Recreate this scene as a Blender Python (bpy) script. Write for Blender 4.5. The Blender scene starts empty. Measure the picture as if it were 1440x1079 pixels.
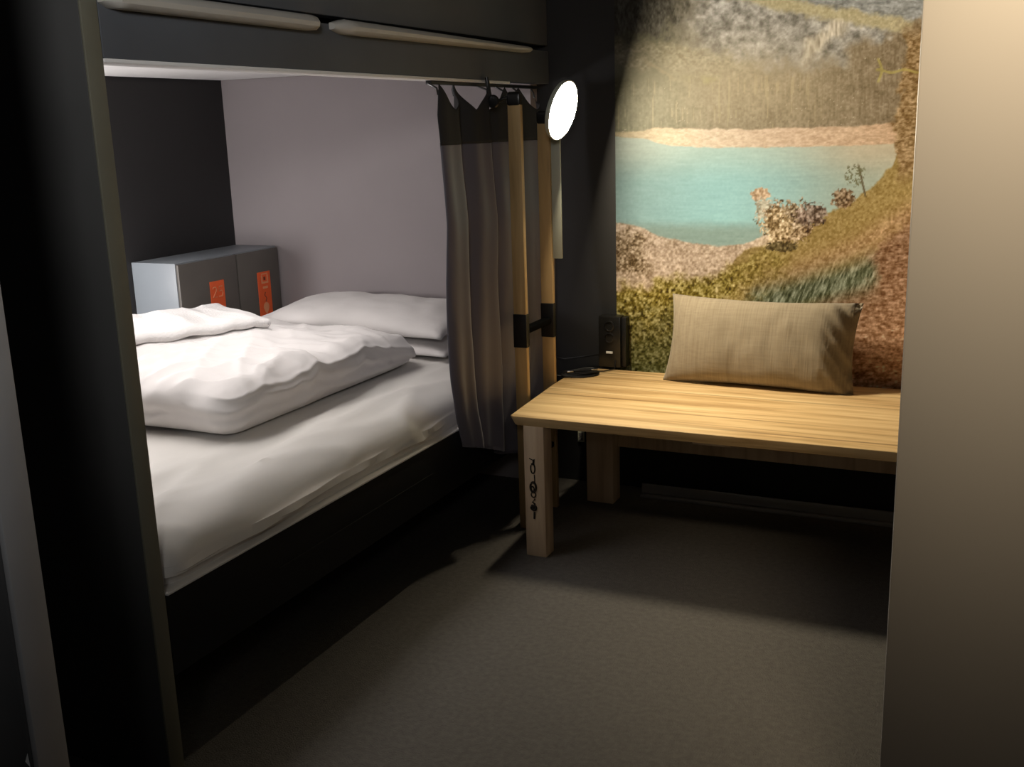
import bpy, bmesh, math, random
import numpy as np
from mathutils import Vector, Matrix, noise

random.seed(4)
sc = bpy.context.scene
col = sc.collection
F_PX, CX, CY = 1497.0, 720.0, 539.5
CAM = Vector((0, 0, 1.4))
YAW, PITCH, ROLL = math.radians(-25.25), math.radians(-13.55), math.radians(-1.8)

# ------------------------------------------------------------------ camera
fwd = Vector((math.sin(YAW) * math.cos(PITCH), math.cos(YAW) * math.cos(PITCH), math.sin(PITCH)))
rt0 = Vector((math.cos(YAW), -math.sin(YAW), 0))
up0 = rt0.cross(fwd)
cr, sr = math.cos(ROLL), math.sin(ROLL)
RT, UP = rt0 * cr + up0 * sr, up0 * cr - rt0 * sr
cam_d = bpy.data.cameras.new('camera')
cam_d.sensor_fit = 'HORIZONTAL'
cam_d.sensor_width = 36.0
cam_d.lens = F_PX / 1440 * 36.0
cam_d.clip_start = 0.02
cam = bpy.data.objects.new('camera', cam_d)
col.objects.link(cam)
m3 = Matrix((RT, UP, -fwd)).transposed()
cam.matrix_world = Matrix.Translation(CAM) @ m3.to_4x4()
sc.camera = cam
sc.view_settings.view_transform = 'Standard'
sc.view_settings.look = 'None'
sc.view_settings.exposure = 0
sc.cycles.use_denoising = True

# --------------------------------------------------------------- materials
def s2l(c):
    return tuple((x / 12.92 if x <= .04045 else ((x + .055) / 1.055) ** 2.4) for x in (v / 255 for v in c))

def mat(name, c, rough=.6, metal=0., var=.12, scale=8., stretch=(1, 1, 1), bump=0., bscale=60., spec=.5, sheen=0.):
    m = bpy.data.materials.new(name); m.use_nodes = True
    nt = m.node_tree; b = nt.nodes['Principled BSDF']
    b.inputs['Roughness'].default_value = rough
    b.inputs['Metallic'].default_value = metal
    b.inputs['Specular IOR Level'].default_value = spec
    b.inputs['Sheen Weight'].default_value = sheen
    tc = nt.nodes.new('ShaderNodeTexCoord'); mp = nt.nodes.new('ShaderNodeMapping')
    mp.inputs['Scale'].default_value = stretch
    nt.links.new(tc.outputs['Object'], mp.inputs['Vector'])
    n = nt.nodes.new('ShaderNodeTexNoise'); n.inputs['Scale'].default_value = scale; n.inputs['Detail'].default_value = 5
    nt.links.new(mp.outputs['Vector'], n.inputs['Vector'])
    r = nt.nodes.new('ShaderNodeValToRGB')
    r.color_ramp.elements[0].position = .3; r.color_ramp.elements[1].position = .7
    r.color_ramp.elements[0].color = (*[x * (1 - var) for x in c], 1)
    r.color_ramp.elements[1].color = (*[min(1, x * (1 + var)) for x in c], 1)
    nt.links.new(n.outputs['Fac'], r.inputs['Fac'])
    nt.links.new(r.outputs['Color'], b.inputs['Base Color'])
    if bump:
        n2 = nt.nodes.new('ShaderNodeTexNoise'); n2.inputs['Scale'].default_value = bscale; n2.inputs['Detail'].default_value = 3
        nt.links.new(mp.outputs['Vector'], n2.inputs['Vector'])
        bp = nt.nodes.new('ShaderNodeBump'); bp.inputs['Strength'].default_value = bump; bp.inputs['Distance'].default_value = .01
        nt.links.new(n2.outputs['Fac'], bp.inputs['Height'])
        nt.links.new(bp.outputs['Normal'], b.inputs['Normal'])
    return m

def wood(name, dark, mid, light, axis='X', rough=.45, planks=True):
    m = bpy.data.materials.new(name); m.use_nodes = True
    nt = m.node_tree; L = nt.links; b = nt.nodes['Principled BSDF']
    b.inputs['Roughness'].default_value = rough
    b.inputs['Specular IOR Level'].default_value = .3
    tc = nt.nodes.new('ShaderNodeTexCoord'); mp = nt.nodes.new('ShaderNodeMapping')
    mp.inputs['Scale'].default_value = {'X': (1.1, 16, 16), 'Y': (16, 1.1, 16), 'Z': (16, 16, 1.1)}[axis]
    L.new(tc.outputs['Object'], mp.inputs['Vector'])
    n = nt.nodes.new('ShaderNodeTexNoise'); n.inputs['Scale'].default_value = 1.6; n.inputs['Detail'].default_value = 7
    n.inputs['Distortion'].default_value = .6
    L.new(mp.outputs['Vector'], n.inputs['Vector'])
    r = nt.nodes.new('ShaderNodeValToRGB'); e = r.color_ramp.elements
    e[0].position = .32; e[0].color = (*dark, 1); e[1].position = .72; e[1].color = (*light, 1)
    x = e.new(.48); x.color = (*mid, 1)
    L.new(n.outputs['Fac'], r.inputs['Fac'])
    out = r.outputs['Color']
    if planks:
        mp2 = nt.nodes.new('ShaderNodeMapping')
        mp2.inputs['Scale'].default_value = (.5, 26, 1)
        L.new(tc.outputs['Object'], mp2.inputs['Vector'])
        n2 = nt.nodes.new('ShaderNodeTexNoise'); n2.inputs['Scale'].default_value = 1.2; n2.inputs['Detail'].default_value = 2
        L.new(mp2.outputs['Vector'], n2.inputs['Vector'])
        r2 = nt.nodes.new('ShaderNodeValToRGB'); e2 = r2.color_ramp.elements
        e2[0].position = .30; e2[0].color = (.45, .4, .34, 1); e2[1].position = .42; e2[1].color = (1, 1, 1, 1)
        L.new(n2.outputs['Fac'], r2.inputs['Fac'])
        mx = nt.nodes.new('ShaderNodeMix'); mx.data_type = 'RGBA'; mx.blend_type = 'MULTIPLY'
        mx.inputs['Factor'].default_value = .8
        L.new(out, mx.inputs[6]); L.new(r2.outputs['Color'], mx.inputs[7])
        out = mx.outputs[2]
    L.new(out, b.inputs['Base Color'])
    return m

def emit(name, c, s):
    m = bpy.data.materials.new(name); m.use_nodes = True
    b = m.node_tree.nodes['Principled BSDF']
    b.inputs['Base Color'].default_value = (.8, .8, .8, 1)
    b.inputs['Emission Color'].default_value = (*c, 1)
    b.inputs['Emission Strength'].default_value = s
    return m

LAMP = (1, .86, .62)
K = dict(
    floor=mat('floor_lino', (.115, .107, .098), .75, var=.16, scale=60, bump=.5, bscale=240, spec=.25),
    dark=mat('dark_paint', (.022, .022, .024), .7, var=.1, scale=3),
    nook=mat('nook_paint', (.020, .020, .0215), .75, var=.08, scale=4),
    panelblack=mat('panel_black', (.008, .008, .0082), .6, var=.08, scale=5, spec=.25),
    bunk=mat('bunk_black', (.085, .092, .105), .6, var=.08, scale=5),
    bunkend=mat('bunk_foot', (.06, .06, .06), .6, var=.1, scale=5),
    sidewall=mat('charcoal_wall', (.026, .025, .026), .8, var=.05, scale=3),
    mauve=mat('mauve_wall', (.345, .307, .315), .8, var=.03, scale=3),
    white=mat('white_panel', (.8, .79, .78), .6, var=.02),
    trim=mat('pale_trim', (.75, .72, .68), .4, var=.04),
    bar=mat('bar_grey', (.50, .48, .44), .4, var=.06),
    olive=mat('olive_edge', (.15, .145, .11), .5, var=.06),
    linen=mat('white_linen', (.74, .705, .69), .85, var=.015, scale=14, bump=.12, bscale=30, sheen=.2),
    sheet=mat('white_sheet', (.74, .71, .67), .8, var=.015, scale=10, sheen=.2),
    towel=mat('white_terry', (.74, .715, .70), .9, var=.02, scale=20, bump=.3, bscale=140, sheen=.3),
    seam=mat('linen_seam', (.36, .34, .34), .9, var=.03),
    lockside=mat('locker_white', (.26, .29, .32), .45, var=.02),
    lockdoor=mat('locker_taupe', (.13, .118, .105), .5, var=.04),
    tag=mat('tag_orange', s2l((250, 105, 52)), .5, var=.05),
    tagink=mat('tag_print', s2l((245, 165, 120)), .5, var=.03),
    tagdark=mat('tag_print_dark', s2l((130, 55, 30)), .5, var=.03),
    curtain=mat('curtain_satin', (.108, .097, .122), .5, var=.15, scale=4, stretch=(1, 1, .3), sheen=.35),
    header=mat('curtain_header', (.016, .015, .016), .8, var=.08),
    black=mat('black_plastic', (.008, .008, .009), .4, var=.1),
    matte=mat('matte_black', (.003, .003, .003), 1.0, var=.1, spec=.05),
    metal=mat('steel', (.5, .5, .5), .25, 1.0, var=.05),
    dmetal=mat('dark_metal', (.05, .05, .05), .3, .8, var=.05),
    basem=mat('baseboard_metal', (.34, .35, .37), .25, .35, var=.05),
    plate=mat('lamp_plate', (.50, .52, .44), .4, var=.04),
    taupe=mat('partition_laminate', (.46, .43, .40), .5, var=.02, scale=2),
    grey=mat('grey_edge', (.36, .36, .37), .5, var=.05),
    panel=mat('grey_panel', (.075, .075, .077), .6, var=.08),
    ceil=mat('ceiling_paint', (.06, .06, .062), .8, var=.05),
    paper=mat('paper_white', (.85, .86, .86), .6, var=.02),
    burn=mat('burnt_mark', (.02, .014, .009), .8, var=.15),
    sock=mat('socket_cream', (.80, .82, .66), .5, var=.04),
    bench=wood('bench_oak', (.50, .32, .14), (.72, .50, .25), (.86, .65, .36)),
    benchleg=wood('leg_oak', (.58, .42, .28), (.72, .55, .38), (.80, .64, .46), 'Z', planks=False),
    rail=wood('ladder_wood', (.36, .24, .11), (.50, .34, .16), (.60, .42, .21), 'Z', planks=False),
    led=emit('lamp_diffuser', LAMP, 300.0),
)

def fabric():
    m = bpy.data.materials.new('cushion_linen'); m.use_nodes = True
    nt = m.node_tree; L = nt.links; b = nt.nodes['Principled BSDF']
    b.inputs['Roughness'].default_value = .9; b.inputs['Sheen Weight'].default_value = .2
    b.inputs['Specular IOR Level'].default_value = .1
    tc = nt.nodes.new('ShaderNodeTexCoord')
    cols = []
    for sca in ((170, 8, 8), (8, 120, 120)):
        mp = nt.nodes.new('ShaderNodeMapping'); mp.inputs['Scale'].default_value = sca
        L.new(tc.outputs['Object'], mp.inputs['Vector'])
        n = nt.nodes.new('ShaderNodeTexNoise'); n.inputs['Scale'].default_value = 1.0; n.inputs['Detail'].default_value = 2
        L.new(mp.outputs['Vector'], n.inputs['Vector']); cols.append(n.outputs['Fac'])
    mx = nt.nodes.new('ShaderNodeMix'); mx.data_type = 'FLOAT'; mx.inputs[0].default_value = .35
    L.new(cols[0], mx.inputs[2]); L.new(cols[1], mx.inputs[3])
    r = nt.nodes.new('ShaderNodeValToRGB'); e = r.color_ramp.elements
    e[0].position = .3; e[0].color = (.235, .192, .135, 1); e[1].position = .65; e[1].color = (.31, .26, .19, 1)
    L.new(mx.outputs[0], r.inputs['Fac']); L.new(r.outputs['Color'], b.inputs['Base Color'])
    bp = nt.nodes.new('ShaderNodeBump'); bp.inputs['Strength'].default_value = .35; bp.inputs['Distance'].default_value = .004
    L.new(mx.outputs[0], bp.inputs['Height']); L.new(bp.outputs['Normal'], b.inputs['Normal'])
    return m
K['cushion'] = fabric()

# ----------------------------------------------------------------- helpers
def origin(o):
    v = Vector((0, 0, 0))
    while o:
        v += o.location; o = o.parent
    return v

def obj(name, bm, m, parent=None, loc=None, smooth=True, angle=40):
    """link bm (world coordinates) as one mesh object; loc = its origin when top-level"""
    me = bpy.data.meshes.new(name)
    base = origin(parent) if parent else Vector(loc or (0, 0, 0))
    bmesh.ops.recalc_face_normals(bm, faces=bm.faces)
    bmesh.ops.translate(bm, verts=bm.verts, vec=-base)
    bm.to_mesh(me); bm.free()
    me.materials.append(m)
    if smooth:
        me.shade_smooth()
        try: me.set_sharp_from_angle(angle=math.radians(angle))
        except Exception: pass
    o = bpy.data.objects.new(name, me); col.objects.link(o)
    if parent: o.parent = parent
    else: o.location = base
    return o

def tag(o, label, cat=None, group=None):
    o['label'] = label
    if cat: o['category'] = cat
    if group: o['group'] = group
    return o

def thing(name, loc, label, cat, group=None):
    o = bpy.data.objects.new(name, None); col.objects.link(o)
    o.location = loc; o.empty_display_size = .05
    return tag(o, label, cat, group)

def struct(name, bm, m, **k):
    o = obj(name, bm, m, **k); o['kind'] = 'structure'; return o

def add_box(bm, x0, x1, y0, y1, z0, z1, bev=0., seg=2, rot=None):
    vs = [bm.verts.new((x, y, z)) for x in (x0, x1) for y in (y0, y1) for z in (z0, z1)]
    fs = [(0, 1, 3, 2), (4, 6, 7, 5), (0, 4, 5, 1), (2, 3, 7, 6), (0, 2, 6, 4), (1, 5, 7, 3)]
    faces = [bm.faces.new([vs[i] for i in f]) for f in fs]
    if bev:
        es = list({e for f in faces for e in f.edges})
        r = bmesh.ops.bevel(bm, geom=es, offset=bev, segments=seg, affect='EDGES', profile=.5)
        vs = list({v for f in r['faces'] for v in f.verts} | {v for v in vs if v.is_valid})
    if rot:
        c, ax, a = rot
        bmesh.ops.rotate(bm, verts=vs, cent=c, matrix=Matrix.Rotation(a, 3, ax))
    return bm

def bx(*a, **k):
    return add_box(bmesh.new(), *a, **k)

def add_tube(bm, pts, r, n=10, closed=False):
    pts = [Vector(p) for p in pts]; rings = []
    N = len(pts)
    for i, p in enumerate(pts):
        a = pts[(i - 1) % N] if (closed or i) else p
        b = pts[(i + 1) % N] if (closed or i < N - 1) else p
        t = (b - a).normalized()
        u = t.orthogonal() if abs(t.z) > .9 else t.cross(Vector((0, 0, 1)))
        u.normalize(); w = t.cross(u)
        rr = r(i / max(1, N - 1)) if callable(r) else r
        rings.append([bm.verts.new(p + (u * math.cos(q) + w * math.sin(q)) * rr) for q in [2 * math.pi * k / n for k in range(n)]])
    for i in range(N if closed else N - 1):
        A, B = rings[i], rings[(i + 1) % N]
        for k in range(n):
            bm.faces.new((A[k], A[(k + 1) % n], B[(k + 1) % n], B[k]))
    if not closed:
        bm.faces.new(rings[0][::-1]); bm.faces.new(rings[-1])
    return bm

def add_disc_lathe(bm, c, axis, prof, n=48):
    """prof: list of (radius, distance along axis)"""
    axis = Vector(axis).normalized(); u = axis.orthogonal().normalized(); w = axis.cross(u); c = Vector(c)
    rings = []
    for r, h in prof:
        if r < 1e-6: rings.append([bm.verts.new(c + axis * h)])
        else: rings.append([bm.verts.new(c + axis * h + (u * math.cos(q) + w * math.sin(q)) * r) for q in [2 * math.pi * k / n for k in range(n)]])
    for A, B in zip(rings, rings[1:]):
        for k in range(n):
            a, b, d, e = A[k % len(A)], A[(k + 1) % len(A)], B[(k + 1) % len(B)], B[k % len(B)]
            f = [a]
            for v in (b, d, e):
                if v not in f: f.append(v)
            if len(f) > 2: bm.faces.new(f)
    return bm

def nz(x, y, z, s=1.0, off=0.):
    return noise.noise(Vector((x * s + off, y * s, z * s)))

def ridge(v):
    return (1 - abs(v)) ** 3

def soft_box(x0, x1, y0, y1, z0, z1, r, nx, ny, nz_, disp=None):
    """closed rounded box made of six grids; disp(p, normal) -> Vector moves each vertex"""
    lo, hi = Vector((x0, y0, z0)), Vector((x1, y1, z1))
    n = (nx, ny, nz_)
    bm = bmesh.new(); cache = {}
    rx = Vector(r) if hasattr(r, '__len__') else Vector((r, r, r))
    def vert(i, j, k):
        if (i, j, k) in cache: return cache[(i, j, k)]
        p = Vector((lo[a] + (hi[a] - lo[a]) * (i, j, k)[a] / n[a] for a in range(3)))
        q = Vector((min(max(p[a], lo[a] + rx[a]), hi[a] - rx[a]) for a in range(3)))
        d = Vector(((p[a] - q[a]) / rx[a] for a in range(3)))
        nn = Vector((0, 0, 0))
        L = d.length
        if L > 1e-9:
            mx = max(abs(d.x), abs(d.y), abs(d.z))
            d2 = d / L * mx
            nn = d.normalized()
            p = q + Vector((d2[a] * rx[a] for a in range(3)))
        if disp: p = p + disp(p, nn)
        cache[(i, j, k)] = bm.verts.new(p); return cache[(i, j, k)]
    def quad(a, b, c, d): bm.faces.new((vert(*a), vert(*b), vert(*c), vert(*d)))
    for i in range(nx):
        for j in range(ny):
            for k in (0, nz_): quad((i, j, k), (i + 1, j, k), (i + 1, j + 1, k), (i, j + 1, k))
    for i in range(nx):
        for k in range(nz_):
            for j in (0, ny): quad((i, j, k), (i + 1, j, k), (i + 1, j, k + 1), (i, j, k + 1))
    for j in range(ny):
        for k in range(nz_):
            for i in (0, nx): quad((i, j, k), (i, j + 1, k), (i, j + 1, k + 1), (i, j, k + 1))
    return bm

def pillow_bm(L, W, T, n=40, m=26, wr=.006, pinch=.12, seed=0., under=.8):
    """pillow centred on origin in XY, two inflated sheets sewn along the rim; L along X, W along Y"""
    bm = bmesh.new(); top = {}; bot = {}
    for i in range(n + 1):
        for j in range(m + 1):
            u, v = 2 * i / n - 1, 2 * j / m - 1
            prof = ((1 - abs(u) ** 2.6) * (1 - abs(v) ** 2.4)) ** .5
            x = u * L / 2 * (1 - pinch * (1 - abs(u) ** 1.2) * 0 - pinch * (1 - v * v) * abs(u) ** 3 * .55)
            y = v * W / 2 * (1 - pinch * (1 - u * u) * abs(v) ** 3 * .9)
            w = (noise.noise(Vector((x * 9 + seed, y * 9, seed))) + .6 * noise.noise(Vector((x * 22, y * 16 + seed, 3)))) * wr * prof ** .5
            corner = (abs(u) * abs(v)) ** 2
            w += ridge(noise.noise(Vector((x * 14 + y * 20, seed, x * 3)))) * wr * 1.2 * corner * prof
            z = T / 2 * prof
            top[i, j] = bm.verts.new((x, y, z + w))
            bot[i, j] = top[i, j] if (i in (0, n) or j in (0, m)) else bm.verts.new((x, y, -z * under + w * (under > .4)))
    for i in range(n):
        for j in range(m):
            bm.faces.new((top[i, j], top[i + 1, j], top[i + 1, j + 1], top[i, j + 1]))
            bm.faces.new((bot[i, j + 1], bot[i + 1, j + 1], bot[i + 1, j], bot[i, j]))
    return bm

# ------------------------------------------------------------- room shell
struct('floor', bx(-3.3, 1.5, -1.2, 3.95, -.06, 0), K['floor'])
struct('ceiling', bx(-3.3, 1.5, -1.2, 3.95, 2.35, 2.4), K['ceil'])
struct('wall_back', bx(-3.3, 1.5, 3.82, 3.92, 0, 2.35), K['nook'])
struct('wall_left', bx(-3.2, -3.1, 1.5, 3.82, 0, 2.35), K['sidewall'])
struct('wall_head', bx(-3.1, -1.66, 3.76, 3.82, 0, 1.63), K['mauve'])
struct('wall_front', bx(-3.3, 1.5, -1.2, -1.1, 0, 2.35), K['dark'])
struct('wall_right', bx(1.4, 1.5, -1.1, 3.82, 0, 2.35), K['dark'])
struct('wall_partition', bx(-.137, 1.4, 1.70, 1.78, 0, 2.35, bev=.004), K['taupe'])
bm = bx(-1.22, 1.4, 3.705, 3.735, 0.0, .012, bev=.003)
add_box(bm, -1.22, 1.4, 3.728, 3.738, .012, .05, bev=.003)
struct('baseboard_back', bm, K['basem'])

# dark panel with grey edge at far left
t = thing('tall_panel', (-1.7, 1.03, 0), 'tall dark grey upright panel with a lighter grey edge left of the bed', 'panel')
obj('panel_board', bx(-2.3, -1.312, 1.0, 1.062, 0, 2.33, bev=.003), K['panel'], t)
o = obj('edge_strip', bx(-1.312, -1.300, 1.004, 1.060, 0, 2.33, bev=.002), K['grey'], t); o['label'] = 'lighter grey edge strip'
bm = bmesh.new()
bm.faces.new([bm.verts.new(p) for p in ((-1.314, .9985, .487), (-1.322, .9985, .470), (-1.312, .9985, .462))])
o = obj('paper_corner', bm, K['paper'], t); o['label'] = 'tiny white paper corner'

# ------------------------------------------------------------- bunk bed
XF = -1.6
t = thing('bunk_bed', (-2.3, 2.7, 0), 'black built-in bunk bed cubicle framing the white bedding', 'bunk bed')
bm = bx(-1.640, XF, 1.606, 3.75, .245, .437, bev=.003)
add_box(bm, -1.602, -1.596, 1.99, 2.79, .343, .346)
side = obj('side_panel', bm, K['panelblack'], t)
o = obj('panel_lip', bx(-1.645, -1.594, 1.606, 3.75, .438, .443, bev=.001), K['trim'], side); o['label'] = 'thin pale lip along the bed panel'
obj('bed_base', bx(-3.09, -1.645, 1.61, 3.75, .34, .40), K['bunk'], t)
obj('plinth', bx(-3.05, -2.0, 1.7, 3.7, 0, .34), K['dark'], t)
foot = obj('foot_panel', bx(-3.09, -1.606, 1.562, 1.604, 0, 2.34, bev=.002), K['bunkend'], t)
o = obj('edge_band', bx(-1.606, -1.600, 1.562, 1.604, 0, 2.34, bev=.0015), K['olive'], foot); o['label'] = 'olive grey edge band on the foot panel'
fas = obj('fascia', bx(-1.66, XF, 1.606, 3.80, 1.552, 1.668, bev=.003), K['bunk'], t)
o = obj('fascia_trim', bx(-1.665, -1.598, 1.606, 3.45, 1.544, 1.552, bev=.002), K['white'], fas); o['label'] = 'white strip under the fascia'
o = obj('bunk_ceiling', bx(-3.09, -1.66, 1.606, 3.755, 1.63, 1.665), K['white'], t); o['label'] = 'white underside of the upper bunk'
obj('guard_panel', bx(-1.65, XF - .004, 1.606, 3.80, 1.688, 2.34, bev=.003), K['bunk'], t)
def bar(y0, y1, h0, h1):
    bm = bmesh.new(); n = 30
    prof = [(-.0, 0), (.030, .0), (.040, .22), (.042, .5), (.036, .8), (.02, 1.0), (0, 1.0)]
    rings = []
    for i in range(n + 1):
        f = i / n; y = y0 + (y1 - y0) * f; h = h0 + (h1 - h0) * f
        e = min(1, min(f, 1 - f) * 40 * (y1 - y0)); e = .45 + .55 * math.sin(e * math.pi / 2)
        rings.append([bm.verts.new((XF + px * e, y, 1.662 - h / 2 * e + pz * h * e)) for px, pz in prof])
    for A, B in zip(rings, rings[1:]):
        for k in range(len(prof)):
            bm.faces.new((A[k], A[(k + 1) % len(prof)], B[(k + 1) % len(prof)], B[k]))
    bm.faces.new(rings[0]); bm.faces.new(rings[-1][::-1])
    return bm
o = obj('guard_bar', bar(1.606, 2.30, .036, .036), K['bar'], t); o['label'] = 'longer pale grey bar above the opening, near the foot panel'
o = obj('guard_bar', bar(2.375, 3.60, .036, .020), K['bar'], t); o['label'] = 'pale grey bar tapering towards the lamp'
obj('curtain_rail', bx(-1.640, -1.618, 2.93, 3.74, 1.533, 1.544, bev=.002), K['black'], t)

# ------------------------------------------------------------- mattress
def mdisp(p, n):
    fr = max(0., min(1., (p.x + 1.98) / .35))          # only near the open side
    a = ridge(noise.noise(Vector((p.x * 9 + p.z * 6 + p.y * 1.3, p.y * 1.1, 2.)))) * .026
    b = ridge(noise.noise(Vector((p.x * 16 + p.z * 13 - p.y * 2.2, p.y * .8, 7.)))) * .013
    d = (a + b) * fr * (1 if p.z > .47 else .3)
    up = (n if n.length > .1 else Vector((0, 0, 1 if p.z > .5 else 0)))
    sl = -.05 * max(0, (p.x + 1.95) / .35) ** 1.5 if p.z > .5 else 0
    return up * d + Vector((0, 0, sl))
t = tag(obj('mattress', soft_box(-2.84, -1.626, 1.615, 3.745, .402, .585, (.07, .05, .07), 70, 120, 10, mdisp), K['sheet'], loc=(-2.2, 2.7, .44)),
        'mattress under a fitted white sheet on the bunk bed', 'mattress')

# ------------------------------------------------------------- duvet
def ddisp(p, n):
    top = max(0., min(1., (p.z - .60) / .06))
    cx, cy = (p.x + 1.86), (p.y - 2.2)
    rad = math.hypot(cx, cy)
    w = ridge(noise.noise(Vector((rad * 13 + .6 * p.x, math.atan2(cy, -cx) * 1.6, 1.)))) * .026 * math.exp(-rad * 1.2) * (1 - math.exp(-rad * rad * 22))
    w += noise.noise(Vector((p.x * 3.2, p.y * 2.6, 4.))) * .024
    w += ridge(noise.noise(Vector((p.x * 3 - p.y * 6, p.y * 2 + p.x * 2, 15.)))) * .014
    w += ridge(noise.noise(Vector((p.x * 7 + p.y * 5, p.y * 2 - p.x, 9.)))) * .014
    w += noise.noise(Vector((p.x * 12, p.y * 10, p.z * 8))) * .005
    hill = .026 * max(0, min(1, (-p.x - 1.9) / .55)) * max(0, min(1, (p.y - 2.15) / .55))
    bul = n if n.length > .1 else Vector((0, 0, 1 if p.z > .6 else 0))
    d = Vector((0, 0, (w + hill) * top))
    side = n.xy.length
    d += Vector((bul.x, bul.y, 0)) * (.018 * noise.noise(Vector((p.x * 6, p.y * 6, p.z * 8))) + .010 * ridge(noise.noise(Vector((p.x * 3 + p.y * 3, p.z * 26, 5))))) * side
    # seam nipped in along the middle of the sides
    s = math.exp(-((p.z - .642) / .012) ** 2)
    d -= Vector((bul.x, bul.y, 0)) * .012 * s * side
    # far end falls off towards the pillow
    d.z -= .05 * max(0, (p.y - 2.85) / .4) * top
    return d
tag(obj('duvet', soft_box(-2.845, -1.862, 2.165, 3.22, .590, .727, (.080, .11, .068), 120, 120, 22, ddisp), K['linen'], loc=(-2.35, 2.7, .583), angle=180),
    'thick white duvet folded over the middle of the mattress', 'duvet')

# ------------------------------------------------------------- pillows
def place(bm, loc, rx=0, ry=0, rz=0):
    m = Matrix.Translation(loc) @ Matrix.Rotation(rz, 4, 'Z') @ Matrix.Rotation(ry, 4, 'Y') @ Matrix.Rotation(rx, 4, 'X')
    bmesh.ops.transform(bm, matrix=m, verts=bm.verts); return bm
tag(obj('pillow', place(pillow_bm(.80, .46, .10, seed=2., wr=.004, under=.3), (-2.20, 3.495, .606), rx=.0, ry=.0), K['linen'], loc=(-2.22, 3.48, .6), angle=180),
    'lower white pillow, flat beneath the plump one at the bed head', 'pillow', 'bed pillows')
tag(obj('pillow', place(pillow_bm(.86, .46, .14, seed=7., wr=.008, under=.35), (-2.25, 3.505, .694), rx=.08, ry=.02), K['linen'], loc=(-2.28, 3.5, .7), angle=180),
    'plump white pillow on top of the flat one at the bed head', 'pillow', 'bed pillows')

# ------------------------------------------------------------- folded towel
t = thing('folded_towel', (-2.53, 2.75, .76), 'folded white towel lying on the duvet in front of the lockers', 'towel')
TA = math.radians(63)
def tdisp(seed):
    def f(p, n):
        w = noise.noise(Vector((p.x * 9 + seed, p.y * 7, 1.))) * .012 + ridge(noise.noise(Vector((p.x * 12, p.y * 4 + seed, 5.)))) * .006
        return Vector((noise.noise(Vector((p.y * 6, seed, p.z * 20))) * .008, noise.noise(Vector((p.x * 6, seed, p.z * 20))) * .008, w))
    return f
def rot_towel(bm):
    return place(bm, (-2.532, 2.746, .0), rz=TA)
TB = .738
for i, (dx, h0, h1) in enumerate([(0, 0, .032), (.010, .033, .066)]):
    bm = soft_box(-.27 + dx, .23 + dx - .01 * i, -.245 + .01 * i, .20, TB + h0, TB + h1, (.018, .018, .016), 40, 40, 5, tdisp(i * 3.1))
    o = obj('towel_fold', rot_towel(bm), K['towel'], t, angle=180)
bm = bmesh.new()
for h in (.016, .046):
    pts = []
    for k in range(25):
        q = -1 + 2 * k / 24
        pts.append((.238 - .03 * abs(q) ** 6 + noise.noise(Vector((q * 3, h * 50, 0))) * .004, -.022 + q * .218, TB + h + .006 * noise.noise(Vector((q * 2, h * 90, 4)))))
    add_tube(bm, pts, lambda f: .0015 + .0065 * min(1, 6 * min(f, 1 - f)), 8)
o = obj('towel_hem', rot_towel(bm), K['seam'], t); o['label'] = 'greyish rolled hem at the towel end'

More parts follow.
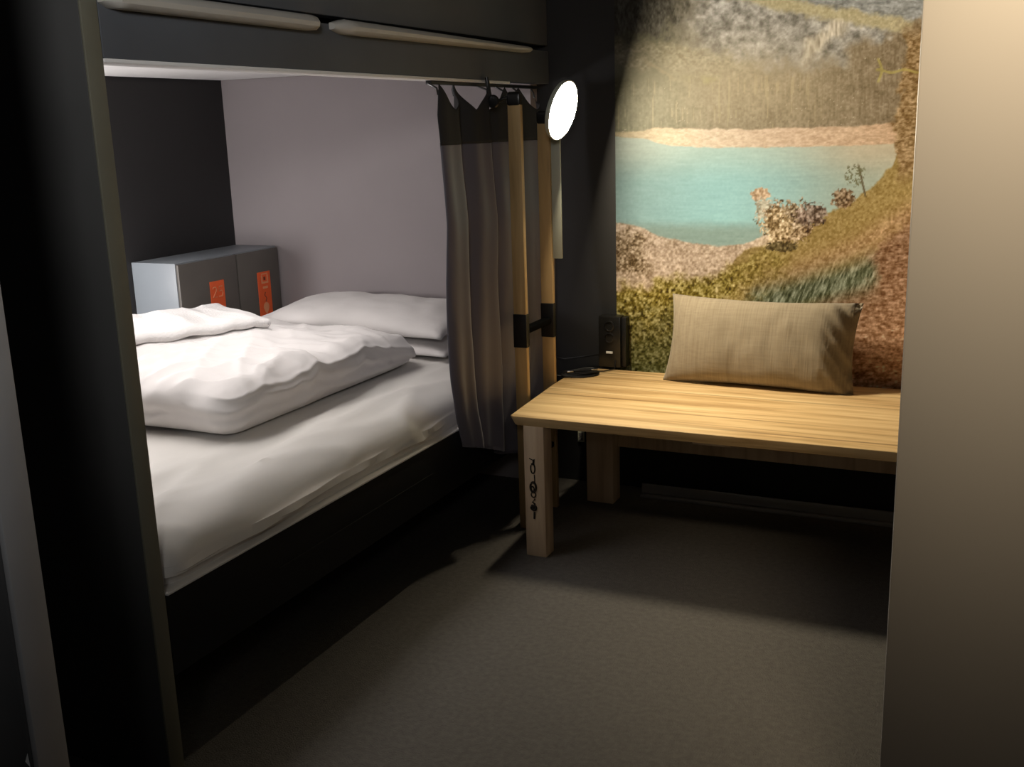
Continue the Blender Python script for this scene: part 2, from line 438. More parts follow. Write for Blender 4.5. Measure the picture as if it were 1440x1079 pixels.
# ------------------------------------------------------------- lockers
t = thing('locker_box', (-2.985, 3.44, .44), 'low grey two-door locker box with orange stickers at the bed head', 'locker')
o = obj('cabinet_body', bx(-3.098, -2.880, 3.128, 3.752, .402, .932, bev=.002), K['lockside'], t); o['label'] = 'pale blue-grey cabinet body'
obj('door_seam', bx(-2.881, -2.8785, 3.466, 3.482, .446, .927), K['black'], t)
def digits(pts_list, yc, zc, w, h, x, th=.0022):
    bm = bmesh.new()
    for poly in pts_list:
        P = [(x, yc + (px - .5) * w, zc + (pz - .5) * h) for px, pz in poly]
        add_tube(bm, P, th, 6)
    return bm
for k, (ya, yb) in enumerate([(3.132, 3.470), (3.478, 3.749)]):
    d = obj('door', bx(-2.880, -2.868, ya, yb, .446, .926, bev=.002), K['lockdoor'], t)
    if k == 0: d['label'] = 'wider taupe door nearer the camera'; yc, z0, z1 = 3.340, .60, .838
    else: d['label'] = 'narrower taupe door at the wall'; yc, z0, z1 = 3.638, .62, .835
    s = obj('sticker', bx(-2.868, -2.8655, yc - .043, yc + .043, z0, z1, bev=.001, seg=1), K['tag'], d); s['label'] = 'orange label on the door'
    x = -2.8645
    two = [(.1, .85), (.3, 1), (.75, 1), (.9, .8), (.8, .6), (.1, .05), (.95, .05)]
    five = [(.9, 1), (.2, 1), (.15, .55), (.7, .6), (.9, .35), (.75, .05), (.1, .05)]
    if k == 0:
        obj('print', digits([two], yc - .019, z1 - .045, .028, .042, x), K['tagink'], s)
        obj('print', digits([five], yc + .017, z1 - .045, .028, .042, x), K['tagink'], s)
    else:
        for a0, a1, b0, b1 in ((-.02, .026, -.05, -.042), (-.018, .024, -.012, -.007), (-.020, -.012, -.042, -.014), (.018, .026, -.042, -.014), (-.012, .020, -.072, -.062)):
            obj('print', bx(x - .001, x, yc + a0, yc + a1, z1 + b0, z1 + b1), K['tagink'], s)
        bm = digits([[(.5, 1), (.2, .7), (.8, .4), (.5, 0)]], yc, z1 - .108, .02, .04, x, .0018)
        obj('print', bm, K['tagdark'], s)
        obj('print', bx(x - .001, x, yc - .004, yc + .008, z1 - .036, z1 - .022), K['tagdark'], s)
        # map-pin mark
        bm = bmesh.new(); n = 24; V = []
        for q in range(n):
            a = 2 * math.pi * q / n
            r = .019; py, pz = r * math.sin(a), r * math.cos(a)
            if pz < -.3 * r: py *= max(.0, 1 - ((-pz / r) - .3) / .7) ; pz = pz * 1.9
            V.append(bm.verts.new((x, yc + py, z1 - .150 + pz)))
        bm.faces.new(V)
        obj('print', bm, K['tagink'], s)

# ------------------------------------------------------------- curtain
def lerp_tab(tab, z):
    if z >= tab[0][0]: return tab[0][1]
    for (a, b), (c, d) in zip(tab, tab[1:]):
        if z >= c:
            f = (a - z) / (a - c); return b + (d - b) * f
    return tab[-1][1]
LEFT = [(1.54, 2.925), (1.44, 2.892), (1.35, 2.89), (1.15, 2.872), (.94, 2.858), (.78, 2.856), (.62, 2.872), (.50, 2.90), (.40, 2.945), (.27, 2.98)]
RIGHT = [(1.54, 3.70), (1.0, 3.70), (.6, 3.66), (.45, 3.56), (.27, 3.44)]
def curtain_pt(s, z):
    yl, yr = lerp_tab(LEFT, z), lerp_tab(RIGHT, z)
    v = (1.54 - z) / 1.27
    s2 = s + .02 * math.sin(6 * s + 3 * v)
    y = yl + (yr - yl) * s2 + .008 * noise.noise(Vector((s * 8, z * 5, 0))) * (1 if s > .01 else .5)
    amp = .021 + .005 * v
    ph = s * 2 * math.pi * 3.6 - 1.0 * v
    x = -1.600 + .036 * min(1, v * 3) + amp * (math.sin(ph) + .35 * math.sin(2.1 * ph + 1.3 + v)) + .006 * noise.noise(Vector((s * 10, z * 3, 2)))
    return x, y, z
def curtain_bm(z0, z1, nzr, topfun=None, dx=0.):
    bm = bmesh.new(); NS = 150; rows = []
    for j in range(nzr + 1):
        row = []
        for i in range(NS + 1):
            s = i / NS
            zt = topfun(s) if topfun else z0
            zb = z1 if z1 > .5 else .385 - .115 * min(1, s / .55)
            z = zt + (zb - zt) * j / nzr
            if not topfun or True:
                zz = z + (.012 * math.sin(s * 5.5) + .01 * s if z1 < .4 and j == nzr else 0)
            x, y, _ = curtain_pt(s, z)
            row.append(bm.verts.new((x + dx, y, zz)))
        rows.append(row)
    for A, B in zip(rows, rows[1:]):
        for i in range(NS): bm.faces.new((A[i], A[i + 1], B[i + 1], B[i]))
    return bm
t = thing('bed_curtain', (-1.58, 3.2, .27), 'dark charcoal curtain gathered at the head end of the bunk opening', 'curtain')
o = obj('curtain_cloth', curtain_bm(1.36, .265, 70), K['curtain'], t, angle=180)
md = o.modifiers.new('thickness', 'SOLIDIFY'); md.thickness = .002; md.offset = 0
def hooks_top(s):
    q = (s * 5.0 + .0) % 1.0
    return 1.458 + .075 * abs(2 * q - 1) ** 1.3 * (1 if s < .95 else .5)
o = obj('header_band', curtain_bm(1.5, 1.352, 14, hooks_top, .002), K['header'], t, angle=180); o['label'] = 'black heading band'
md = o.modifiers.new('thickness', 'SOLIDIFY'); md.thickness = .002; md.offset = 0
for k in range(6):
    s = min(.995, k / 5.0)
    x, y, z = curtain_pt(s, 1.52)
    bm = bmesh.new()
    add_tube(bm, [(x, y, 1.50), (x - .004, y, 1.52), (-1.629, y, 1.537)], .0035, 8)
    obj('hook', bm, K['dmetal'], t)

# ------------------------------------------------------------- ladder
t = thing('bunk_ladder', (-1.498, 3.37, 0), 'wooden ladder standing between the bed curtain and the bench', 'ladder')
for k, yy in enumerate((3.254, 3.493)):
    top = 1.50 if k == 0 else 1.44
    r = obj('rail', bx(-1.521, -1.475, yy, yy + .022, 0, top, bev=.003), K['rail'], t)
    o = obj('grip_band', bx(-1.523, -1.473, yy - .002, yy + .024, .662 - .008 * k, .778, bev=.002), K['black'], r); o['label'] = 'black band around the rail'
    c = bx(-1.524, -1.472, yy - .004, yy + .026, top - .035, top + .012, bev=.011, seg=4)
    o = obj('rail_cap', c, K['dmetal'], r); o['label'] = 'dark metal cap'
for z in (.25, .715):
    obj('rung', bx(-1.515, -1.481, 3.276, 3.493, z - .010, z + .010, bev=.003), K['matte'], t)
bm = bmesh.new()
add_tube(bm, [(-1.515, 3.262, 1.495), (-1.535, 3.255, 1.49), (-1.562, 3.25, 1.478), (-1.580, 3.25, 1.50), (-1.590, 3.25, 1.56)], .007, 10)
add_disc_lathe(bm, (-1.560, 3.236, 1.482), (0, -1, 0), [(0, 0), (.02, 0), (.022, .004), (.018, .009), (0, .011)], 20)
o = obj('bed_hook', bm, K['dmetal'], t); o['label'] = 'metal hook holding the ladder to the bed'

# ------------------------------------------------------------- lamp
N = Vector((.962, -.06, -.265)).normalized()
P = Vector((-1.388, 3.40, 1.449))
t = thing('wall_lamp', (-1.45, 3.50, .94), 'glowing round reading lamp on a flat pale upright plate by the ladder', 'lamp')
o = obj('mount_plate', bx(-1.4725, -1.438, 3.498, 3.507, .940, 1.372, bev=.002), K['plate'], t); o['label'] = 'flat pale upright plate'
bm = bmesh.new()
add_disc_lathe(bm, P, N, [(0, -.016), (.085, -.016), (.097, -.010), (.100, 0), (.100, .006), (.0965, .006), (.0965, .001), (0, .001)], 64)
h = obj('lamp_head', bm, K['plate'], t); h['label'] = 'round shallow lamp housing'
bm = bmesh.new()
add_disc_lathe(bm, P, N, [(.096, .0025), (.094, .004), (0, .0045)], 64)
o = obj('diffuser', bm, K['led'], h); o['label'] = 'glowing round diffuser'
bm = bmesh.new()
add_tube(bm, [P - N * .013 + Vector((0, 0, -.05)), (-1.440, 3.46, 1.385), (-1.452, 3.499, 1.355)], .008, 12)
obj('hinge_arm', bm, K['dmetal'], t)

# ------------------------------------------------------------- bench
t = thing('wooden_bench', (-.5, 3.4, 0), 'light oak bench with thick square legs in front of the lake mural', 'bench')
bm = bmesh.new()
outline = [(-1.442, 3.035), (-1.430, 3.026), (.45, 3.014), (.45, 3.768), (-1.452, 3.762), (-1.476, 3.738), (-1.470, 3.48), (-1.452, 3.22)]
A = [bm.verts.new((x, y, .485)) for x, y in outline]
cx, cy = -.5, 3.4
B = [bm.verts.new((x + (.012 if x < 0 else 0), y + (.012 if y < 3.2 else -.004), .452)) for x, y in outline]
bm.faces.new(A); bm.faces.new(B[::-1])
for i in range(len(A)): bm.faces.new((A[i], B[i], B[(i + 1) % len(A)], A[(i + 1) % len(A)]))
bmesh.ops.bevel(bm, geom=[e for e in bm.edges if abs(e.verts[0].co.z - .485) < 1e-4 and abs(e.verts[1].co.z - .485) < 1e-4], offset=.005, segments=3, affect='EDGES', profile=.5)
obj('bench_top', bm, K['bench'], t)
leg0 = obj('leg', bx(-1.398, -1.325, 3.036, 3.104, 0, .453, bev=.004), K['benchleg'], t); leg0['label'] = 'front leg with a dark burnt mark'
obj('leg', bx(-1.397, -1.290, 3.60, 3.68, 0, .453, bev=.004), K['benchleg'], t)
obj('leg', bx(.33, .41, 3.036, 3.104, 0, .453, bev=.004), K['benchleg'], t)
obj('leg', bx(.31, .41, 3.60, 3.68, 0, .453, bev=.004), K['benchleg'], t)
obj('rear_rail', bx(-1.29, .31, 3.655, 3.68, .212, .256, bev=.003), K['benchleg'], t)
obj('cleat', bx(-.84, -.72, 3.06, 3.10, .438, .453, bev=.002), K['benchleg'], t)
# burnt vertical mark: a chain of rings and strokes on the front face of the leg
bm = bmesh.new(); xm, yf = -1.366, 3.0352
def zz(py): return .453 - (py - 592) / 190 * .455
def ring(py, rx, rzv, th=.0025, dx=0):
    pts = [(xm + dx + rx * math.cos(a), yf, zz(py) + rzv * math.sin(a)) for a in [2 * math.pi * k / 20 for k in range(20)]]
    add_tube(bm, pts, th, 6, closed=True)
def stroke(pts, th=.0028):
    add_tube(bm, [(xm + a, yf, zz(b)) for a, b in pts], th, 6)
stroke([(-.012, 638), (.0, 640), (.008, 639)], .0016); stroke([(.004, 640), (.002, 647)], .004)
ring(652, .0075, .017); stroke([(.005, 661), (.006, 671)], .0018)
ring(679, .010, .017, .004); ring(682, .006, .009, .0025, -.003)
ring(690, .008, .009, .0022); stroke([(.005, 696), (-.004, 701), (.006, 704)], .003)
ring(709, .009, .007, .0042); stroke([(-.008, 705), (.008, 713)], .003)
stroke([(.002, 715), (.001, 725)], .0035)
o = obj('burnt_mark', bm, K['burn'], leg0); o['label'] = 'dark vertical burnt mark'

# ------------------------------------------------------------- cushion
bm = pillow_bm(.675, .325, .15, n=60, m=34, wr=.006, pinch=.10, seed=11.)
for v in bm.verts:   # right end folded in
    u = v.co.x / .35
    if u > .62:
        f = (u - .62) / .38
        v.co.z += -.035 * f * (v.co.z > 0) + .036 * f ** .7 * ridge(noise.noise(Vector((v.co.y * 16 + v.co.x * 22, 1.3, v.co.x * 4)))) * (1 if v.co.z > 0 else 0)
        v.co.z -= .02 * f
place(bm, (-.775, 3.688, .634), rx=math.radians(71), ry=0, rz=math.radians(-3))
tag(obj('cushion', bm, K['cushion'], loc=(-.77, 3.7, .49), angle=180), 'long taupe linen cushion leaning on the mural at the back of the bench', 'cushion')

# ------------------------------------------------------------- small things
t = thing('outlet_box', (-1.35, 3.79, .49), 'small black socket box on the back wall beside the mural edge', 'socket')
obj('casing', bx(-1.405, -1.315, 3.765, 3.818, .490, .690, bev=.006), K['dmetal'], t)
bm = bx(-1.315, -1.296, 3.775, 3.818, .492, .686, bev=.004)
o = obj('side_cover', bm, K['black'], t)
for z in (.652, .607):
    bm = bmesh.new(); add_disc_lathe(bm, (-1.36, 3.765, z), (0, -1, 0), [(.021, -.004), (.021, .003), (.017, .004), (.015, -.002), (0, -.002)], 24)
    obj('outlet', bm, K['black'], t)
o = obj('label_plate', bx(-1.372, -1.346, 3.762, 3.766, .546, .554), K['paper'], t); o['label'] = 'small white label'

t = thing('wall_socket', (-1.5, 3.81, .16), 'small cream socket plate low on the wall under the bench', 'socket')
obj('socket_plate', bx(-1.514, -1.487, 3.812, 3.820, .165, .212, bev=.002), K['sock'], t)
bm = bmesh.new(); add_box(bm, -1.509, -1.492, 3.810, 3.8125, .172, .185); add_box(bm, -1.509, -1.492, 3.810, 3.8125, .189, .203)
obj('socket_insert', bm, K['seam'], t)

# bundled black cable on bench
t = thing('charging_cable', (-1.42, 3.61, .486), 'bundled black cable with a silver plug on the left end of the bench', 'cable')
bm = bmesh.new()
for k in range(7):
    pts = []
    a0 = k * .9
    for q in range(29):
        a = 2 * math.pi * q / 28
        rx_, ry_ = .068 + .006 * math.sin(a0), .017 + .005 * math.cos(a0 * 2)
        lx, ly = rx_ * math.cos(a), ry_ * math.sin(a) * (1 + .5 * math.cos(a)) + .002 * (k - 3)
        th = math.radians(38)
        pts.append((-1.425 + lx * math.cos(th) - ly * math.sin(th), 3.622 + lx * math.sin(th) + ly * math.cos(th), .4885 + .0028 * k + .002 * math.sin(a * 2 + k)))
    add_tube(bm, pts[:-1], .0028, 7, closed=True)
add_tube(bm, [(-1.46, 3.59, .489), (-1.44, 3.575, .489), (-1.40, 3.59, .489), (-1.375, 3.62, .489), (-1.37, 3.635, .489)], .003, 7)
add_tube(bm, [(-1.475, 3.58, .489), (-1.50, 3.575, .492), (-1.515, 3.57, .47)], .003, 7)
add_tube(bm, [(-1.40, 3.65, .50), (-1.36, 3.70, .490), (-1.335, 3.755, .489), (-1.335, 3.762, .52)], .0025, 7)
obj('cord', bm, K['black'], t)
bm = bmesh.new()
add_box(bm, -1.392, -1.366, 3.645, 3.657, .502, .511, bev=.003, rot=((-1.38, 3.65, .506), 'Z', .7))
o = obj('plug', bm, K['metal'], t); o['label'] = 'silver plug'
obj('plug', bx(-1.466, -1.440, 3.588, 3.599, .503, .511, bev=.003, rot=((-1.45, 3.593, .506), 'Z', .5)), K['metal'], t)

# thin cable along dark wall from the socket box
bm = bmesh.new()
add_tube(bm, [(-1.405, 3.79, .535), (-1.43, 3.795, .530), (-1.50, 3.80, .515), (-1.56, 3.80, .505), (-1.595, 3.80, .51), (-1.61, 3.80, .54)], .003, 8)
tag(obj('wall_cable', bm, K['dmetal'], loc=(-1.5, 3.8, .5)), 'thin dark cable running along the wall left of the socket box', 'cable')

# ------------------------------------------------------------- mural
def h2(ix, iy, s):
    n = (ix.astype(np.int64) * 374761393 + iy.astype(np.int64) * 668265263 + s * 974711) & 0xffffffff
    n = ((n ^ (n >> 13)) * 1274126177) & 0xffffffff
    return ((n ^ (n >> 16)) & 0xffff) / 65535.0
def vn(x, y, s=0):
    ix, iy = np.floor(x), np.floor(y); fx, fy = x - ix, y - iy
    fx, fy = fx * fx * (3 - 2 * fx), fy * fy * (3 - 2 * fy)
    a = h2(ix, iy, s); b = h2(ix + 1, iy, s); c = h2(ix, iy + 1, s); d = h2(ix + 1, iy + 1, s)
    return (a * (1 - fx) + b * fx) * (1 - fy) + (c * (1 - fx) + d * fx) * fy
def fbm(x, y, s=0, o=4):
    r = 0; a = .5; t_ = 0
    for k in range(o):
        r = r + a * vn(x * 2 ** k, y * 2 ** k, s + k * 17); t_ += a; a *= .6
    return r / t_
def sst(a, b, x):
    t_ = np.clip((x - a) / (b - a), 0, 1); return t_ * t_ * (3 - 2 * t_)
def interp(x, pts):
    return np.interp(x, [p[0] for p in pts], [p[1] for p in pts])

def paint(u, v):
    """display-sRGB picture of the printed lake scene; u to the right, v down, in a 1440-wide frame"""
    def C(*c): return np.array(c, float)
    sp = fbm(u / 3.0, v / 3.0, 5, 2) - .5            # fine speckle
    md = fbm(u / 14.0, v / 14.0, 9, 4) - .5
    bigN = fbm(u / 60.0, v / 60.0, 3, 3) - .5
    img = np.zeros(u.shape + (3,))
    def over(c, a):
        nonlocal img
        c = np.asarray(c, float)
        img = img * (1 - a[..., None]) + c * a[..., None]
    def shade(amount, n, a):
        nonlocal img
        img = img + (amount * n * a)[..., None]
    one = np.ones_like(u)
    # mountain background
    over(C(142, 132, 112), one)
    over(C(118, 116, 84), sst(1000, 900, u + bigN * 80))
    streak = fbm(u / 2.6, v / 22.0, 21, 3) - .5
    # rock face
    rf = sst(940, 1010, u + md * 50) * sst(105, 70, v + md * 40)
    over(C(150, 147, 138), rf); shade(190, fbm(u / 9, v / 8, 33, 5) - .5, rf)
    rg = sst(26, 6, np.abs((v - 60) + (u - 1150) * .75 + md * 30)) * sst(1120, 1140, u) * sst(1205, 1180, u)
    over(C(192, 182, 160), rg * .85); shade(120, fbm(u / 3, v / 12, 40, 2) - .5, rg)
    # top slope
    ln = v - (0 + (u - 1030) * .20)
    ts = sst(6, -6, ln + md * 16) * sst(1000, 1040, u)
    over(C(172, 162, 126), ts)
    ts2 = sst(4, -6, v - ((u - 1110) * .17) + md * 14) * sst(1100, 1140, u)
    over(C(140, 141, 136), ts2); shade(100, fbm(u / 12, v / 4, 44, 3) - .5, ts2)
    shade(35, sp, ts)
    # dark woods top left
    dw = sst(985, 940, u + (v * .2) + md * 70) * sst(70, 40, v + md * 50)
    over(C(88, 84, 72), dw * .9); shade(120, fbm(u / 2.5, v / 6.0, 50, 3) - .5, dw)
    lt = sst(26, 8, np.abs(v - 78 - (u - 900) * .12 + md * 30)) * sst(1090, 1030, u)
    over(C(160, 150, 118), lt * .75); shade(90, fbm(u / 4, v / 3, 53, 2) - .5, lt)
    ridge_l = sst(5, 1, np.abs(v - (85 + (u - 905) * .62) + md * 8)) * sst(900, 915, u) * sst(980, 962, u)
    over(C(176, 160, 120), ridge_l * .6)
    my = np.exp(-(((u - 1000) / 34) ** 2 + ((v - 117 - (u - 1000) * .12) / 8) ** 2))
    over(C(166, 160, 82), np.clip(my * 1.2, 0, 1) * .8)
    # forest band
    fr = sst(92, 112, v - (1100 - u) * .06 + md * 40 + np.where(u > 1180, (u - 1180) * .6, 0))
    fr = np.maximum(fr, sst(1178, 1200, u + md * 12) * sst(44, 66, v - np.abs(u - 1215) * .3 + md * 16))
    fcol = np.stack([interp(u, [(866, 112), (950, 118), (1000, 146), (1060, 132), (1250, 128)]),
                     interp(u, [(866, 112), (950, 114), (1000, 134), (1060, 119), (1250, 113)]),
                     interp(u, [(866, 78), (950, 82), (1000, 104), (1060, 92), (1250, 88)])], -1)
    img = img * (1 - fr[..., None]) + fcol * fr[..., None]
    shade(40, streak, fr); shade(36, sp, fr); shade(40, fbm(u / 20, v / 14, 35, 4) - .5, fr)
    tr = (fbm(u / 3.0, v / 40.0, 61, 1) > .80) * fr * sst(90, 120, v) * sst(190, 170, v) * sst(1180, 1100, u)
    over(C(190, 176, 130), tr * .5)
    wh = (vn(u / 2.5, v / 2.5, 66) > .93) * (fbm(u / 40, v / 12, 67, 2) > .6) * fr
    over(C(205, 195, 170), wh * .7)
    # pale lens glare from the lamp, painted into the print colours
    glare = np.exp(-((u - 1020) / 150) ** 2 - ((v - 125) / 75) ** 2) * .58
    over(C(214, 198, 162), glare)
    # far beach
    bt = interp(u, [(866, 187), (930, 180), (1000, 181), (1100, 181), (1180, 178), (1260, 174)]) + md * 7
    bb = interp(u, [(866, 192), (910, 196), (940, 205), (1000, 208), (1100, 207), (1200, 205), (1260, 202)]) + md * 3
    be = sst(-1.5, 1.5, v - bt)
    bc = np.stack([interp(u, [(866, 190), (940, 240), (1000, 246), (1100, 218), (1260, 186)]),
                   interp(u, [(866, 172), (940, 218), (1000, 224), (1100, 192), (1260, 156)]),
                   interp(u, [(866, 130), (940, 180), (1000, 192), (1100, 162), (1260, 124)])], -1)
    img = img * (1 - be[..., None]) + bc * be[..., None]
    shade(70, fbm(u / 5, v / 2.2, 71, 3) - .5, be)
    # lake
    lk = sst(-1.2, 1.2, v - bb)
    cu = np.exp(-((u - 1010) / 105) ** 2)
    top_ = sst(262, 205, v)
    rr = sst(1090, 1230, u)
    lc = np.stack([152 + 16 * cu + 26 * top_ + 6 * rr, 182 + 36 * cu + 6 * top_ - 14 * rr, 176 + 40 * cu - 4 * top_ - 24 * rr], -1)
    sh = sst(306, 326, v + md * 6)
    lc = lc * (1 - sh[..., None] * .8) + C(142, 162, 148) * sh[..., None] * .8
    lc = lc + ((fbm(u / 26, v / 2.6, 80, 3) - .5) * 16)[..., None]
    img = img * (1 - lk[..., None]) + lc * lk[..., None]
    # near shore gravel
    ns = interp(u, [(866, 312), (900, 318), (925, 331), (960, 339), (1000, 345), (1030, 346), (1050, 341), (1075, 330)]) + md * 6
    gv = sst(-1.5, 2, v - ns)
    over(C(196, 174, 148), gv); shade(95, sp, gv); shade(60, md, gv)
    # right hillside
    hl = interp(u, [(1030, 372), (1048, 350), (1080, 345), (1110, 330), (1150, 308), (1170, 296), (1200, 282), (1230, 258), (1255, 232), (1266, 205), (1280, 190), (1300, 180)]) + md * 12
    hs = sst(-2, 3, v - hl) * sst(1015, 1030, u)
    over(C(144, 122, 70), hs); shade(80, fbm(u / 3, v / 3, 91, 3) - .5, hs); shade(30, bigN, hs)
    # soil path lower right
    so = sst(-14, 18, v - interp(u, [(1060, 470), (1130, 440), (1180, 395), (1230, 345), (1262, 318), (1300, 280)]) + md * 40) * hs
    over(C(122, 92, 66), so); shade(120, fbm(u / 9, v / 3, 95, 4) - .5, so); shade(60, sp, so)
    # olive & pinkish grass strip between
    pk = np.exp(-((v - interp(u, [(1000, 420), (1100, 395), (1200, 352), (1280, 300)])) / 20) ** 2) * sst(1010, 1050, u)
    over(C(156, 124, 88), pk * .75); shade(80, sp, pk)
    # orange shrubs along right edge
    oe = sst(0, 8, u - (1268 - 12 * sst(90, 160, v) + md * 26)) * sst(20, 60, v + md * 20) * sst(270, 230, v)
    over(C(138, 112, 74), oe); shade(150, fbm(u / 5, v / 3, 97, 3) - .5, oe)
    # teal grass
    bl = fbm((u + v * .35) / 2.4, v / 9.0, 101, 3) - .5
    tg = np.exp(-(((v - interp(u, [(1030, 430), (1120, 415), (1230, 383)])) / 24) ** 2)) * sst(1030, 1075, u + md * 60) * sst(1245, 1215, u + md * 30)
    over(C(92, 96, 72), np.clip(tg * 1.1, 0, 1)); shade(180, bl, np.clip(tg * 1.3, 0, 1))
    # yellow-green meadow
    yg = sst(-8, 14, v - interp(u, [(866, 402), (920, 396), (960, 386), (1000, 384), (1040, 366), (1075, 345), (1120, 330)]) + md * 34) * sst(1120, 1010, u + (v - 380) * .7 + md * 80)
    over(C(132, 116, 50), yg); shade(190, sp, yg); shade(90, bl, yg); shade(50, md, yg)
    dg = yg * sst(405, 470, v + md * 50) * sst(1010, 940, u + md * 50)
    over(C(76, 72, 36), dg * .85); shade(120, sp, dg)
    dk = sst(462, 500, v + md * 30) * sst(990, 960, u)
    over(C(62, 62, 30), dk * .8); shade(80, sp, dk)
    # left dark shrubs
    ls = sst(0, 10, v - (316 + (u - 866) * .35 + md * 40)) * sst(925, 890, u + md * 30) * sst(400, 372, v + md * 20)
    over(C(132, 112, 82), ls * .8); shade(190, sp, ls)
    # bushes
    def bush(cu_, cv, ru, rv, c, amt, n=0):
        d_ = ((u - cu_) / ru) ** 2 + ((v - cv) / rv) ** 2 + md * 1.1 + sp * 1.4
        a = sst(1.1, .75, d_)
        over(c, a * .92); shade(amt, fbm(u / 3.2, v / 3.2, 120 + n, 2) - .5, a)
    bush(1070, 274, 15, 9, C(214, 178, 140), 150, 1)
    bush(1076, 296, 15, 18, C(196, 186, 160), 140, 7)
    bush(1108, 312, 38, 34, C(140, 116, 84), 300, 2)
    bush(1092, 318, 22, 26, C(176, 152, 112), 280, 3)
    bush(1140, 302, 24, 17, C(120, 100, 84), 230, 4)
    bush(1186, 280, 17, 13, C(122, 98, 70), 220, 5)
    bush(1100, 347, 26, 7, C(82, 68, 34), 160, 6)
    # small tree
    trunk = sst(2.0, 1.0, np.abs(u - (1217 - (276 - v) * .22))) * sst(228, 236, v) * sst(278, 274, v)
    over(C(88, 76, 52), trunk * .9)
    dd = ((u - 1203) / 15) ** 2 + ((v - 246) / 18) ** 2 + md * 1.2
    tw = sst(1.1, .7, dd) * (fbm((u - v * .8) / 3.0, (v + u * .4) / 3.0, 140, 2) > .56)
    over(C(104, 104, 74), tw * .85)
    # yellow twig on the right
    q = sst(2.4, 1.2, np.abs(v - 100 - 2 * np.sin(u / 6))) * sst(1230, 1234, u) * sst(1296, 1290, u)
    q = np.maximum(q, sst(2.6, 1.2, np.abs(u - 1237 - 3 * np.sin(v / 7))) * sst(80, 84, v) * sst(118, 114, v))
    over(C(176, 164, 84), q * .6)
    img = img + (sp * 14)[..., None]
    return np.clip(img, 6, 250)

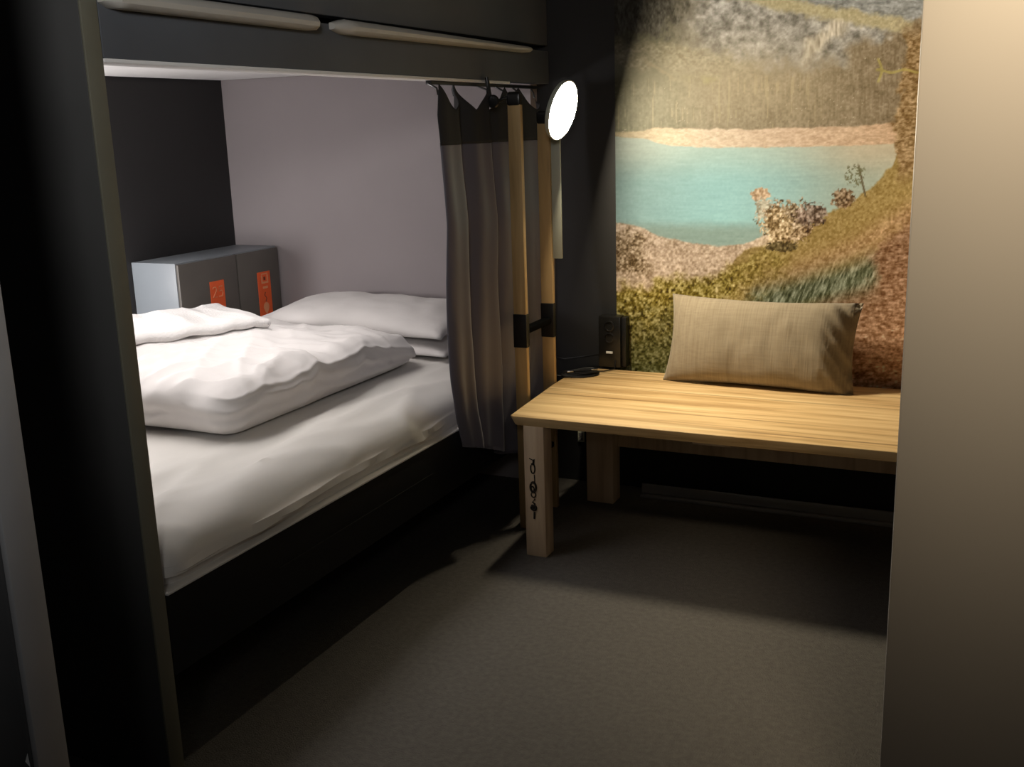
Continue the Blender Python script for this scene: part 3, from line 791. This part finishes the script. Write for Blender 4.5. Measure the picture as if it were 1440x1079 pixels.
def build_mural():
    xs = np.concatenate([np.linspace(-1.347, -.16, 400), np.linspace(-.12, .9, 12)])
    zs = np.concatenate([np.linspace(.44, 1.93, 470), np.linspace(1.97, 2.34, 8)])
    Yw = 3.815
    X, Z = np.meshgrid(xs, zs)
    P3 = np.stack([X - CAM.x, np.full_like(X, Yw) - CAM.y, Z - CAM.z], -1)
    a = P3 @ np.array(RT); b = P3 @ np.array(UP); c = P3 @ np.array(fwd)
    U, V = CX + F_PX * a / c, CY - F_PX * b / c
    U2, V2 = np.clip(U, 866, 1300), V
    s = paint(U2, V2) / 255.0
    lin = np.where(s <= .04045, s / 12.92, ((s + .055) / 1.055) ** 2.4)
    # ink density: print reads right under the reading lamp
    L_ = np.array(P)
    D = L_ - np.stack([X, np.full_like(X, Yw), Z], -1)
    r = np.linalg.norm(D, axis=-1)
    c1 = np.clip(-(D @ np.array(N)) / r, .38, 1); c2 = np.abs(D[..., 1]) / r
    E = 300 * .0284 * c1 * c2 / r ** 2
    E = np.clip(E, .9, 12)
    alb = lin * math.pi / E[..., None] / np.array(LAMP) * np.array((.95, .85, .72)) * 1.0
    alb = np.clip(alb, .004, .8)
    nx, nzr = len(xs), len(zs)
    verts = np.stack([X, np.full_like(X, Yw), Z], -1).reshape(-1, 3)
    verts[:, 1] = Yw - 3.82
    verts[:, 0] += 1.0 - 1.0
    verts[:, 2] -= .44
    idx = np.arange(nx * nzr).reshape(nzr, nx)
    faces = np.stack([idx[:-1, :-1], idx[:-1, 1:], idx[1:, 1:], idx[1:, :-1]], -1).reshape(-1, 4)
    me = bpy.data.meshes.new('wall_mural')
    me.vertices.add(len(verts)); me.vertices.foreach_set('co', verts.ravel())
    me.loops.add(faces.size); me.loops.foreach_set('vertex_index', faces.ravel())
    me.polygons.add(len(faces)); me.polygons.foreach_set('loop_start', np.arange(0, faces.size, 4))
    me.update(); me.validate()
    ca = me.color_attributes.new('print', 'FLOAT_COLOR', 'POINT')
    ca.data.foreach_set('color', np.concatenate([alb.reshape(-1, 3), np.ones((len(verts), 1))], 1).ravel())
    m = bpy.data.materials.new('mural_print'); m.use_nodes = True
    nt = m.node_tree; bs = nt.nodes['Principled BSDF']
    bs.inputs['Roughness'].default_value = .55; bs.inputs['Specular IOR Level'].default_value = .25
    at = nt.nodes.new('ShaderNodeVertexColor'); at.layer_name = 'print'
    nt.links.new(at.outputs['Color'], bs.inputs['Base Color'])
    me.materials.append(m)
    o = bpy.data.objects.new('wall_mural', me); col.objects.link(o)
    o.location = (0, 3.82, .44)
    tag(o, 'large printed photo mural of a turquoise mountain lake behind the bench', 'mural')
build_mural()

# ------------------------------------------------------------- lights
def light(name, kind, loc, energy, color, radius=.05, **k):
    d = bpy.data.lights.new(name, kind); d.energy = energy; d.color = color
    if kind in ('POINT', 'SPOT'): d.shadow_soft_size = radius
    for a, b in k.items(): setattr(d, a, b)
    o = bpy.data.objects.new(name, d); col.objects.link(o); o.location = loc; return o
light('bunk_light', 'POINT', (-3.03, 2.50, .93), 19, (1, .95, .93), .09)
def aim(o, target):
    o.rotation_euler = (Vector(target) - o.location).to_track_quat('-Z', 'Y').to_euler()
a = light('bedding_fill', 'AREA', (-2.22, 2.35, 1.615), 6.2, (1, .95, .92), shape='RECTANGLE', size=.5, size_y=1.3, spread=math.radians(115))  # added soft fill above the duvet, no fixture there
s = light('corridor_spot', 'SPOT', (.05, 1.12, 2.2), 84, (1, .80, .53), .10, spot_size=math.radians(52), spot_blend=1.0)
aim(s, (.02, 1.7, 1.48))
a = light('camera_fill', 'AREA', (.5, -.1, 2.3), 1.3, (1, .95, .97), shape='DISK', size=.5)  # added dim fill from behind the camera, not a room lamp
aim(a, (-1.3, 2.6, 1.2))
a = light('left_fill', 'AREA', (.2, -.75, 2.0), 3.0, (1, .98, .95), shape='DISK', size=.4, spread=math.radians(50))  # added narrow fill to lift the foot panel and fascia
aim(a, (-1.7, 1.8, 1.85))
a = light('panel_fill', 'AREA', (-.2, -.6, 1.8), .7, (1, .99, .97), shape='DISK', size=.3, spread=math.radians(40))  # small added fill, brightens only the tall panel
aim(a, (-2.05, 1.0, .85))
w = bpy.data.worlds.new('world'); sc.world = w; w.use_nodes = True
w.node_tree.nodes['Background'].inputs[0].default_value = (.02, .02, .022, 1)
w.node_tree.nodes['Background'].inputs[1].default_value = .3
